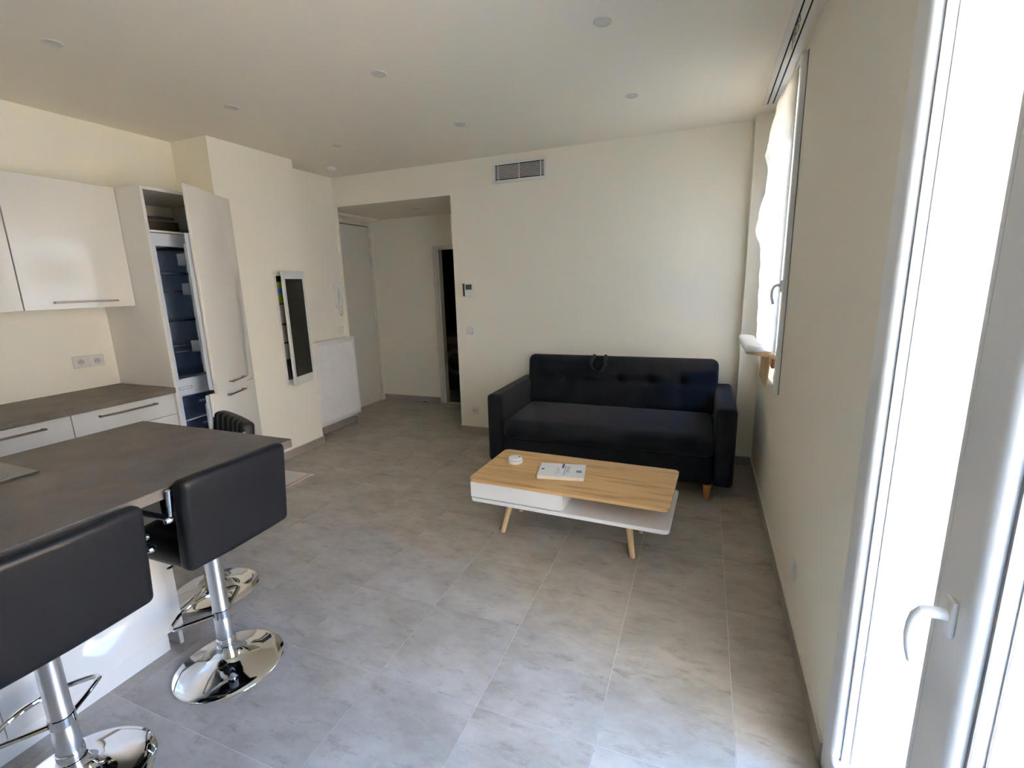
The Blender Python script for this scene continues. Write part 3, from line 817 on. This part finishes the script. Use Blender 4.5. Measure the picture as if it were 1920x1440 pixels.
wall_unit(1.540, 2.128, 'gloss white wall cabinet with lift-up door next to the fridge cabinet')
wall_unit(0.945, 1.537, 'gloss white wall cabinet cut by the left edge of the view')

# ------------------------------------------------------------------ tall fridge cabinet, doors open
fc = thing('fridge_cabinet', 'tall white built-in fridge freezer cabinet with its doors standing open', 'fridge', (-3.66, 2.43, 0))
FX, FY0, FY1, FZT = -3.375, 2.130, 2.735, 2.236
m = MB(); m.box(XK + 0.001, FX, FY0, FY0 + 0.019, 0.0, FZT, 0.001, 1); m.box(XK + 0.001, FX, FY1 - 0.019, FY1, 0.0, FZT, 0.001, 1)
m.build('side_panel', CARC, fc)
MB().box(XK + 0.001, FX, FY0 + 0.019, FY1 - 0.019, FZT - 0.019, FZT, 0.001, 1).build('top_panel', CARC, fc)
MB().box(XK + 0.001, XK + 0.02, FY0 + 0.019, FY1 - 0.019, 0.1, 1.98).build('back_panel', WOODDK, fc, smooth=False)
MB().box(XK + 0.03, FX - 0.04, FY0 + 0.019, FY1 - 0.019, 0.02, 0.10).build('plinth', CARC, fc, smooth=False)
MB().box(XK + 0.02, FX - 0.005, FY0 + 0.019, FY1 - 0.019, 1.955, 1.968).build('shelf', CARC, fc, smooth=False)
MB().box(XK + 0.020, XK + 0.06, FY0 + 0.020, FY1 - 0.020, 1.97, 2.10).build('rear_brown_panel', WOODDK, fc, smooth=False)
pts = [(XK + 0.08, 2.45, 2.03), (XK + 0.08, 2.44, 2.09), (XK + 0.09, 2.47, 2.115), (XK + 0.09, 2.54, 2.12), (XK + 0.09, 2.66, 2.12)]
MB().tube(pts, 0.012, 8).build('waste_pipe', GREYP, fc)
# fridge freezer body
Y0, Y1 = FY0 + 0.024, FY1 - 0.024
CX0, CX1 = XK + 0.10, FX - 0.012       # cavity depth
CY0, CY1 = Y0 + 0.020, Y1 - 0.020
FRZ0, FRZ1, CZ0, CZ1 = 0.18, 0.845, 0.955, 1.872
m = MB()
m.box(XK + 0.03, CX1, Y0, CY0, 0.12, 1.95); m.box(XK + 0.03, CX1, CY1, Y1, 0.12, 1.95)
m.box(XK + 0.03, CX1, CY0, CY1, CZ1, 1.95); m.box(XK + 0.03, CX1, CY0, CY1, FRZ1, CZ0); m.box(XK + 0.03, CX1, CY0, CY1, 0.12, FRZ0)
fb = m.build('fridge_body', FRIDGE, fc, smooth=False)
m = MB()
e = 0.004
m.box(CX0 - 0.02, CX0, CY0, CY1, FRZ0, CZ1)
m.box(CX0, CX1 - 0.004, CY0, CY0 + e, FRZ0, FRZ1); m.box(CX0, CX1 - 0.004, CY1 - e, CY1, FRZ0, FRZ1)
m.box(CX0, CX1 - 0.004, CY0, CY0 + e, CZ0, CZ1); m.box(CX0, CX1 - 0.004, CY1 - e, CY1, CZ0, CZ1)
m.box(CX0, CX1 - 0.004, CY0, CY1, CZ0, CZ0 + e); m.box(CX0, CX1 - 0.004, CY0, CY1, CZ1 - e, CZ1)
m.build('liner', LINER, fb, smooth=False)
for z in (1.69, 1.565, 1.365, 1.19, 1.145):
    s = MB().box(CX0, CX1 - 0.06, CY0 + e, CY1 - e, z, z + 0.005).build('glass_shelf', SHELFGL, fc, smooth=False)
    MB().box(CX1 - 0.062, CX1 - 0.055, CY0 + e, CY1 - e, z - 0.003, z + 0.009).build('shelf_trim', SHELFG, s, smooth=False)
m = MB(); m.box(CX0 + 0.02, CX1 - 0.075, CY0 + 0.012, CY1 - 0.012, 0.975, 0.98); m.box(CX1 - 0.08, CX1 - 0.075, CY0 + 0.012, CY1 - 0.012, 0.975, 1.135)
m.build('crisper_drawer', DRAWGL, fc, smooth=False)
MB().box(CX1 - 0.02, CX1 - 0.006, CY0 + 0.01, CY1 - 0.01, 0.957, 0.966).build('crisper_lip', FRIDGE, fc, smooth=False)
for z0, z1 in ((0.665, 0.825), (0.455, 0.655), (0.20, 0.445)):
    d = MB().box(CX1 - 0.055, CX1 - 0.045, CY0 + 0.012, CY1 - 0.012, z0, z1, 0.003, 1).build('freezer_drawer', DRAWGL, fc)
    MB().box(CX1 - 0.045, CX1 - 0.030, CY0 + 0.15, CY1 - 0.15, z1 - 0.05, z1 - 0.04, 0.002, 1).build('drawer_grip', FRIDGE, d)
    MB().box(CX0, CX1 - 0.03, CY0 + e, CY1 - e, z0 - 0.010, z0 - 0.004).build('freezer_shelf', FRIDGE, d, smooth=False)
m = MB(); m.lathe([(0.036, 0.0), (0.040, 0.004), (0.044, 0.0)], n=28, M=Matrix.Translation((CX0, CY0 + 0.09, 1.79)) @ Matrix.Rotation(PI / 2, 4, 'Y'))
m.build('round_vent', SHELFG, fc)
MB().box(CX1 - 0.20, CX1 - 0.06, CY0 + 0.13, CY0 + 0.30, CZ1 - 0.020, CZ1 - 0.004, 0.003, 1).build('control_box', BLACKP, fc)
m = MB()
for a, b_, c_, d_ in ((2.166, 2.258, 0.891, 0.894), (2.166, 2.258, 0.907, 0.910), (2.166, 2.169, 0.891, 0.910), (2.255, 2.258, 0.891, 0.910)):
    m.box(CX1, CX1 + 0.002, a, b_, c_, d_)
m.build('badge_outline', GREYP, fc, smooth=False)
# doors hinged on the far side
def open_door(nm, ang, z0, z1, hz, fz0, fz1, bins):
    Mh = Matrix.Translation((FX + 0.028, FY1 - 0.006, 0)) @ Matrix.Rotation(math.radians(ang), 4, 'Z')
    # local: u along -Y from hinge, w along +X outwards
    def bx(m, u0, u1, w0, w1, a, b_, bev=0.0): return m.box(w0, w1, -u1, -u0, a, b_, bev, 2, M=Mh)
    m = MB(); bx(m, 0, 0.592, -0.010, 0.010, z0, z1, 0.0015)
    d = m.build(nm, GLOSS, fc)
    m = MB(); bx(m, 0.19, 0.42, 0.032, 0.041, hz - 0.005, hz + 0.005, 0.0015); bx(m, 0.20, 0.212, 0.01, 0.034, hz - 0.005, hz + 0.005); bx(m, 0.398, 0.41, 0.01, 0.034, hz - 0.005, hz + 0.005)
    m.build('handle', NICK, d)
    m = MB(); bx(m, 0.03, 0.575, -0.050, -0.011, fz0, fz1, 0.004)
    i = m.build('inner_fridge_door', FRIDGE, d)
    m = MB(); bx(m, 0.05, 0.555, -0.062, -0.050, fz0 + 0.02, fz1 - 0.02, 0.004)
    m.build('door_gasket', plain('gasket_grey', (0.50, 0.52, 0.56), 0.6), d)
    m = MB(); bx(m, 0.075, 0.53, -0.092, -0.062, fz0 + 0.12, fz1 - 0.06, 0.012)
    m.build('door_liner', FRIDGE, d)
    for b0 in bins:
        m = MB(); bx(m, 0.085, 0.52, -0.145, -0.140, b0, b0 + 0.075); bx(m, 0.085, 0.52, -0.145, -0.09, b0, b0 + 0.006)
        bx(m, 0.085, 0.089, -0.145, -0.09, b0, b0 + 0.075); bx(m, 0.516, 0.52, -0.145, -0.09, b0, b0 + 0.075)
        m.build('door_bin', plain('bin_plastic', (0.09, 0.115, 0.16), 0.5, spec=0.2), d, smooth=False)
open_door('upper_door', 27.5, 0.878, 2.232, 0.925, 0.900, 1.935, (1.735, 1.545, 1.165))
open_door('lower_door', 24.0, 0.125, 0.874, 0.830, 0.150, 0.862, ())

# ------------------------------------------------------------------ island
isl = thing('kitchen_island', 'gloss white kitchen island with overhanging dark grey worktop', 'island', (-2.4, 0.6, 0))
MB().box(-2.655, -1.650, -0.55, 1.492, 0.884, 0.921, 0.002, 1).build('island_worktop', WORKTOP, isl)
MB().box(-2.625, -2.13, -0.50, 1.172, 0.10, 0.884).build('island_carcass', CARC, isl, smooth=False)
MB().box(-2.129, -2.112, 0.594, 1.190, 0.098, 0.882, 0.0015, 1).build('front_panel', GLOSS, isl)
MB().box(-2.129, -2.112, -0.006, 0.592, 0.098, 0.882, 0.0015, 1).build('front_panel', GLOSS, isl)
MB().box(-2.129, -2.112, -0.52, -0.008, 0.098, 0.882, 0.0015, 1).build('front_panel', GLOSS, isl)
MB().box(-2.625, -2.1295, 1.173, 1.190, 0.0, 0.882, 0.0015, 1).build('end_panel', GLOSS, isl)
MB().box(-2.16, -2.140, -0.50, 1.136, 0.0, 0.098, 0.001, 1).build('plinth', GLOSS, isl)
MB().box(-2.55, -2.16, -0.50, 1.13, 0.0, 0.098).build('plinth_core', CARC, isl, smooth=False)
hb = thing('induction_hob', 'black glass hob plate lying on the island worktop at the left edge', 'hob', (-2.5, 0.62, 0.921))
MB().prism(rrect(-2.640, -2.270, 0.315, 0.900, 0.008, 3), 'z', 0.9215, 0.927).build('hob_glass', plain('hob_glass', (0.05, 0.048, 0.042), 0.12, spec=0.6), hb)
for cx, cy in ((-2.36, 0.76), (-2.36, 0.46), (-2.55, 0.76), (-2.55, 0.46)):
    MB().tube([(cx + 0.075 * cos(2 * PI * i / 32), cy + 0.085 * sin(2 * PI * i / 32), 0.9268) for i in range(32)], 0.0008, 4, closed=True).build('cooking_zone_ring', GREYP, hb)

# ------------------------------------------------------------------ bar stools (local: back at +X, seat faces -X)
def make_stool(label, loc, rz):
    t = thing('bar_stool', label, 'bar stool', (0, 0, 0), 0, 'black bar stools around the island', world=False)
    MB().lathe([(0.0, 0.0), (0.207, 0.0), (0.209, 0.004), (0.205, 0.009), (0.175, 0.017), (0.13, 0.026), (0.09, 0.036), (0.062, 0.050), (0.046, 0.070), (0.040, 0.090), (0.0385, 0.10)], n=64).build('base_plate', CHROME, t, angle=60)
    MB().lathe([(0.0385, 0.095), (0.040, 0.098), (0.040, 0.104), (0.0365, 0.106), (0.0365, 0.135), (0.034, 0.138)], n=32).build('collar', CHROME, t, angle=60)
    MB().lathe([(0.033, 0.135), (0.033, 0.215), (0.0312, 0.218), (0.0305, 0.575), (0.0, 0.575)], n=32).build('column', SATIN, t)
    MB().lathe([(0.024, 0.57), (0.024, 0.585)], n=24).build('gas_lift', CHROME, t)
    # D-shaped footrest loop towards the island
    zf = 0.25
    pts = [(-0.005, 0.033, zf), (-0.035, 0.080, zf), (-0.068, 0.128, zf), (-0.080, 0.143, zf), (-0.096, 0.145, zf), (-0.110, 0.134, zf), (-0.145, 0.085, zf), (-0.163, 0.030, zf),
           (-0.163, -0.030, zf), (-0.145, -0.085, zf), (-0.110, -0.134, zf), (-0.096, -0.145, zf), (-0.080, -0.143, zf), (-0.068, -0.128, zf), (-0.035, -0.080, zf), (-0.005, -0.033, zf)]
    f = MB(); f.tube(pts, 0.0085, 10); f.lathe([(0.0312, 0.232), (0.0345, 0.234), (0.0345, 0.266), (0.0312, 0.268)], n=24)
    f.build('footrest', CHROME, t)
    # swivel plate under the seat
    m = MB(); m.box(-0.10, 0.10, -0.09, 0.09, 0.578, 0.600, 0.004, 1)
    m.build('swivel_plate', BLACKP, t)
    m = MB(); m.tube([(0.02, -0.03, 0.588), (0.07, -0.17, 0.592), (0.085, -0.215, 0.60)], 0.005, 8)
    lv = m.build('height_lever', CHROME, t)
    # seat cushion: swells upwards, front edge rolls down
    def ds(p, n):
        dz = 0.0
        if p.z > 0: dz = 0.006 * abs(sin(PI * (p.y / 0.43 + .5) * 5))
        fr = max(0.0, (-p.x - 0.10)) / 0.11
        return Vector((0, 0, dz - 0.025 * fr * fr))
    MB().soft(-0.005, 0, 0.640, 0.40, 0.425, 0.085, 0.034, 0.018, ds).build('seat', LEATHER, t, angle=80)
    # backrest: ribbed inside, plain outside, slightly dished
    def db(p, n):
        w = -0.010 * (1 - (p.y / 0.215) ** 2)
        dx = w * (-1)
        rib = 0.010 * abs(cos(PI * p.y / 0.43 * 6)) - 0.006 if n.x < -0.5 else 0.0
        lean = 0.035 * (p.z + 0.17) / 0.34
        top = -0.004 * max(0.0, (abs(p.y) - 0.11) / 0.105) ** 2 * max(0, p.z) / 0.17
        return Vector((dx - rib + lean, 0, top))
    MB().soft(0.178, 0, 0.778, 0.062, 0.430, 0.346, 0.022, 0.016, db).build('backrest', LEATHER, t, angle=80)
    # black armrest bars with chrome ball caps and a short chrome post at the back
    for sg in (-1, 1):
        y = sg * 0.224
        a = MB()
        a.tube([(0.172, y, 0.812), (0.10, y * 1.02, 0.814), (-0.02, y * 1.03, 0.814), (-0.075, y * 1.03, 0.805), (-0.095, y * 1.03, 0.775), (-0.095, y * 1.03, 0.72), (-0.075, y * 1.02, 0.69), (-0.02, y * 1.01, 0.682), (0.045, y, 0.68)], 0.010, 10)
        ar = a.build('armrest', BLACKP, t)
        for px, pz in ((0.174, 0.812), (0.047, 0.68)):
            MB().lathe([(0.0, 0.020), (0.009, 0.017), (0.0125, 0.009), (0.0125, -0.004), (0.0, -0.006)], n=14, M=Matrix.Translation((px, y * 1.02, pz)) @ Matrix.Rotation(-sg * PI / 2, 4, 'X')).build('bolt_cap', CHROME, ar)
        MB().tube([(0.168, y * 1.0, 0.812), (0.182, y * 1.0, 0.915)], 0.008, 10).build('armrest_post', CHROME, ar)
    t.location = loc; t.rotation_euler = (0, 0, rz)
    return t
st = make_stool('black bar stool with its whole chrome round base in view, at the island long side', (-1.812, 1.172, 0), 0.0)
s2 = copy_tree(st); s2.location = (-1.824, 0.632, 0)
for ch in s2.children:
    if ch.name.split('.')[0] in ('seat', 'backrest', 'armrest', 'swivel_plate', 'height_lever'): ch.location.z -= 0.028
    if ch.name.split('.')[0] == 'column': ch.scale.z = 0.945
s2; s2['label'] = 'black bar stool nearest the camera, cut off by the left and bottom edges'
s3 = copy_tree(st); s3.location = (-2.355, 1.51, 0); s3.rotation_euler = (0, 0, 1.22)
for ch in s3.children:
    if ch.name.split('.')[0] in ('seat', 'backrest', 'armrest', 'swivel_plate', 'height_lever'): ch.location.z -= 0.035
    if ch.name.split('.')[0] == 'column': ch.scale.z = 0.93
s3; s3['label'] = 'black bar stool at the far short end of the island by the fridge'

# ------------------------------------------------------------------ striped cotton mat on the floor
rg = thing('striped_mat', 'cream cotton floor mat with thin red stripes by the fridge', 'mat', (-3.235, 2.555, 0), math.radians(2.0), world=False)
def gridsheet(x0, x1, y0, y1, z, nx, ny, f):
    bm = bmesh.new(); g = [[bm.verts.new((x0 + (x1 - x0) * i / nx, y0 + (y1 - y0) * j / ny, z + f(i, j))) for j in range(ny + 1)] for i in range(nx + 1)]
    for i in range(nx):
        for j in range(ny): bm.faces.new((g[i][j], g[i + 1][j], g[i + 1][j + 1], g[i][j + 1]))
    bmesh.ops.solidify(bm, geom=bm.faces[:], thickness=0.004)
    b = MB(); b.bm.free(); b.bm = bm; return b
wob = lambda i, j: 0.0055 + 0.0012 * sin(i * 1.3 + j * .9)
gridsheet(-0.21, 0.21, -0.36, 0.36, 0, 10, 16, wob).build('mat_body', CLOTH, rg)
for x in (-0.180, 0.165):
    MB().box(x, x + 0.012, -0.36, 0.36, 0.0065, 0.0082).build('red_stripe', CLOTHR, rg, smooth=False)
m = MB()
for i in range(36):
    x = -0.205 + 0.41 * i / 35
    for sg in (-1, 1): m.box(x - 0.003, x + 0.003, sg * 0.36 - 0.012, sg * 0.36 + 0.012, 0.001, 0.005)
fo = m.build('fringe', CLOTH, rg, smooth=False); fo['kind'] = 'stuff'

# ------------------------------------------------------------------ sofa
SX0, SX1, SY0, SY1 = -1.615, 0.250, 3.430, 4.372
so = thing('sofa', 'dark navy fabric three-seat sofa against the back wall', 'sofa', ((SX0 + SX1) / 2, 3.9, 0))
for x in (SX0 + 0.0675, SX1 - 0.0675):
    MB().soft(x, (SY0 + SY1 - 0.02) / 2, 0.395, 0.135, SY1 - SY0 - 0.02, 0.57, 0.034, 0.05).build('armrest', FABRIC, so, angle=80)
MB().soft((SX0 + SX1) / 2, 3.91, 0.215, SX1 - SX0 - 0.272, 0.90, 0.205, 0.015, 0.06).build('sofa_base', FABRIC, so, angle=80)
cxs = (SX0 + SX1) / 2
wS = SX1 - SX0 - 0.274
def dseat(p, n):
    u, v = p.x / (wS / 2), p.y / 0.34
    b = 0.022 * (1 - u * u) * max(0, 1 - v * v) if n.z > 0.3 else 0
    fz = 0.022 * (1 - (p.z / 0.09) ** 2) if n.y < -0.3 else 0
    seam = 0
    for s_x in (-0.14, 0.16):
        seam += -0.008 * math.exp(-((p.x - s_x) / 0.018) ** 2)
    if n.z < 0.1 and n.y > -0.5: seam = 0
    return Vector((0, -fz, b + (seam if n.z > 0.3 else 0)))
MB().soft(cxs, 3.79, 0.392, wS, 0.70, 0.165, 0.05, 0.035, dseat).build('seat_cushion', FABRIC, so, angle=80)
BT = [-1.202, -0.933, -0.667, -0.408, -0.153]
def dback(p, n):
    if n.y > -0.3: return Vector((0, 0, 0))
    x, z = p.x + (-0.69), p.z + 0.665
    d = 0.030 * (1 - (p.x / 0.86) ** 2) * (1 - (p.z / 0.24) ** 2)
    for b in BT:
        r2 = ((x - b) / 0.045) ** 2 + ((z - 0.688) / 0.035) ** 2
        d -= 0.040 * math.exp(-r2)
        d -= 0.010 * math.exp(-((x - b) / 0.020) ** 2) * (1 - (p.z / 0.24) ** 2)
    d -= 0.012 * math.exp(-((z - 0.688) / 0.025) ** 2) * (1 - (p.x / 0.86) ** 8)
    return Vector((0, -d, 0))
Mb = Matrix.Translation((-0.69, 4.235, 0.665)) @ Matrix.Rotation(math.radians(-9), 4, 'X')
MB().soft(0, 0, 0, 1.655, 0.17, 0.47, 0.06, 0.022, dback, M=Mb).build('back_cushion', FABRIC, so, angle=80)
# fabric strap hanging over the back
m = MB()
for dx, w in ((-0.055, 0.02), (0.045, 0.016)):
    pts = [(-0.835 + dx, 4.26, 0.888), (-0.835 + dx, 4.20, 0.905), (-0.835 + dx * 1.2, 4.15, 0.885), (-0.835 + dx * 1.35, 4.115, 0.84), (-0.835 + dx * 0.9, 4.095, 0.80), (-0.835 + dx * 0.3, 4.09, 0.785)]
    m.tube(pts, w * 0.6, 8, radii=[.012, .016, .018, .016, .013, .009])
m.build('fabric_strap', plain('black_strap', (0.006, 0.006, 0.008), 0.9), so)
for x, y in ((0.083, 3.475), (-1.455, 3.475), (0.083, 4.25), (-1.455, 4.25)):
    MB().lathe([(0.0, 0.0), (0.017, 0.0), (0.018, 0.003), (0.029, 0.115), (0.0, 0.115)], c=(x, y, 0), n=20).build('leg', LEGBRN, so)

# ------------------------------------------------------------------ coffee table
TCX, TCY, TRZ = -0.694, 2.705, math.radians(-2.2)
ct = thing('coffee_table', 'low coffee table with oak top, white tray and splayed legs', 'coffee table', (TCX, TCY, 0), TRZ, world=False)
HW, HD = 0.592, 0.282
MB().prism(rrect(-HW, HW, -HD, HD, 0.035, 6), 'z', 0.377, 0.395).build('tabletop', OAK, ct)
m = MB(); m.prism(rrect(-HW + 0.004, HW + 0.002, -HD + 0.006, HD - 0.0, 0.03, 6), 'z', 0.247, 0.265)
m.build('lower_tray', LACQ, ct)
m = MB(); m.tube([(x, y, 0.265) for x, y in rrect(-HW + 0.008, HW - 0.002, -HD + 0.010, HD - 0.004, 0.028, 5)], 0.004, 8, closed=True)
m.build('tray_rim', LACQ, ct)
m = MB(); m.box(-HW + 0.014, 0.0, -HD + 0.035, HD - 0.02, 0.265, 0.377)
m.build('drawer_box', LACQ, ct, smooth=False)
d = MB().box(-HW + 0.008, -0.002, -HD + 0.012, -HD + 0.032, 0.272, 0.372, 0.0015, 1).build('drawer_front', LACQ, ct)
MB().box(-HW + 0.230, -HW + 0.244, -HD + 0.004, -HD + 0.012, 0.272, 0.281, 0.002, 1).build('catch', WPLAST, d)
MB().box(0.0, HW - 0.05, HD - 0.045, HD - 0.025, 0.265, 0.377).build('back_panel', LACQ, ct, smooth=False)
for sx in (-1, 1):
    for sy in (-1, 1):
        MB().tube([(sx * 0.410 - 0.020, sy * 0.150, 0.0), (sx * 0.362 - 0.006, sy * 0.128, 0.247)], 0.018, 16, radii=[0.0145, 0.0215]).build('leg', LEGOAK, ct)
# smoke alarm on the table
t = thing('smoke_alarm', 'white round smoke alarm lying on the oak coffee table', 'smoke alarm', (-1.115, 2.785, 0.395), 0.4, world=False)
MB().lathe([(0, 0), (0.047, 0), (0.049, 0.004), (0.049, 0.018), (0.047, 0.021), (0.0, 0.021)], n=36).build('alarm_base', WPLAST, t)
MB().lathe([(0.0435, 0.021), (0.0435, 0.025), (0.0, 0.025)], n=36).build('shadow_gap', GREYP, t)
MB().lathe([(0.046, 0.025), (0.0455, 0.032), (0.040, 0.037), (0.026, 0.0385), (0, 0.0385)], n=36).build('alarm_cover', WPLAST, t)
MB().lathe([(0, 0.040), (0.011, 0.040), (0.012, 0.038)], c=(0.012, 0.008, 0), n=20).build('test_button', SOCKET, t)
m = MB()
for i in range(5): m.box(0.020, 0.034, -0.012 + i * 0.005, -0.0095 + i * 0.005, 0.0375, 0.0392)
m.build('sounder_slot', GREYP, t, smooth=False)
# booklet: cover faces up, its head to the right
bkz = 0.395
bk = thing('booklet', 'white paperback booklet with blue and grey print on the coffee table', 'book', (-0.772, 2.702, bkz), math.radians(9.5), world=False)
BW, BD = 0.142, 0.107
MB().box(-BW + 0.001, BW - 0.002, -BD + 0.002, BD - 0.002, 0.0012, 0.0188).build('page_block', PAGES, bk, smooth=False)
cv = MB().box(-BW, BW, -BD, BD, 0.0188, 0.020).build('front_cover', PAPERB, bk, smooth=False)
MB().box(-BW, BW, -BD, BD, 0.0, 0.0012).build('back_cover', PAPERB, bk, smooth=False)
MB().box(-BW, BW, BD - 0.0012, BD, 0.0, 0.020).build('spine', PAPERB, bk, smooth=False)
zt = 0.0202
m = MB(); m.box(-0.004, 0.010, 0.030, 0.104, zt - .0004, zt); m.box(-BW + 0.014, -BW + 0.032, -0.005, 0.016, zt - .0004, zt); m.build('blue_block', INKB, cv, smooth=False)
m = MB(); m.box(BW - 0.052, BW - 0.018, -0.030, 0.005, zt - .0004, zt); m.build('grey_emblem', INKG, cv, smooth=False)
m = MB()
for x, w, ya, yb in ((0.020, 0.007, -0.075, 0.075), (0.034, 0.006, -0.04, 0.07), (0.044, 0.005, -0.035, 0.078), (-0.016, 0.003, -0.06, 0.02), (-0.028, 0.003, -0.075, 0.05)):
    y = ya; rr = random.Random(int(x * 1e4))
    while y < yb:
        l = rr.uniform(0.004, 0.011); m.box(x - w / 2, x + w / 2, y, min(yb, y + l), zt - .0004, zt); y += l + 0.0025
m.build('title_print', INKG, cv, smooth=False)
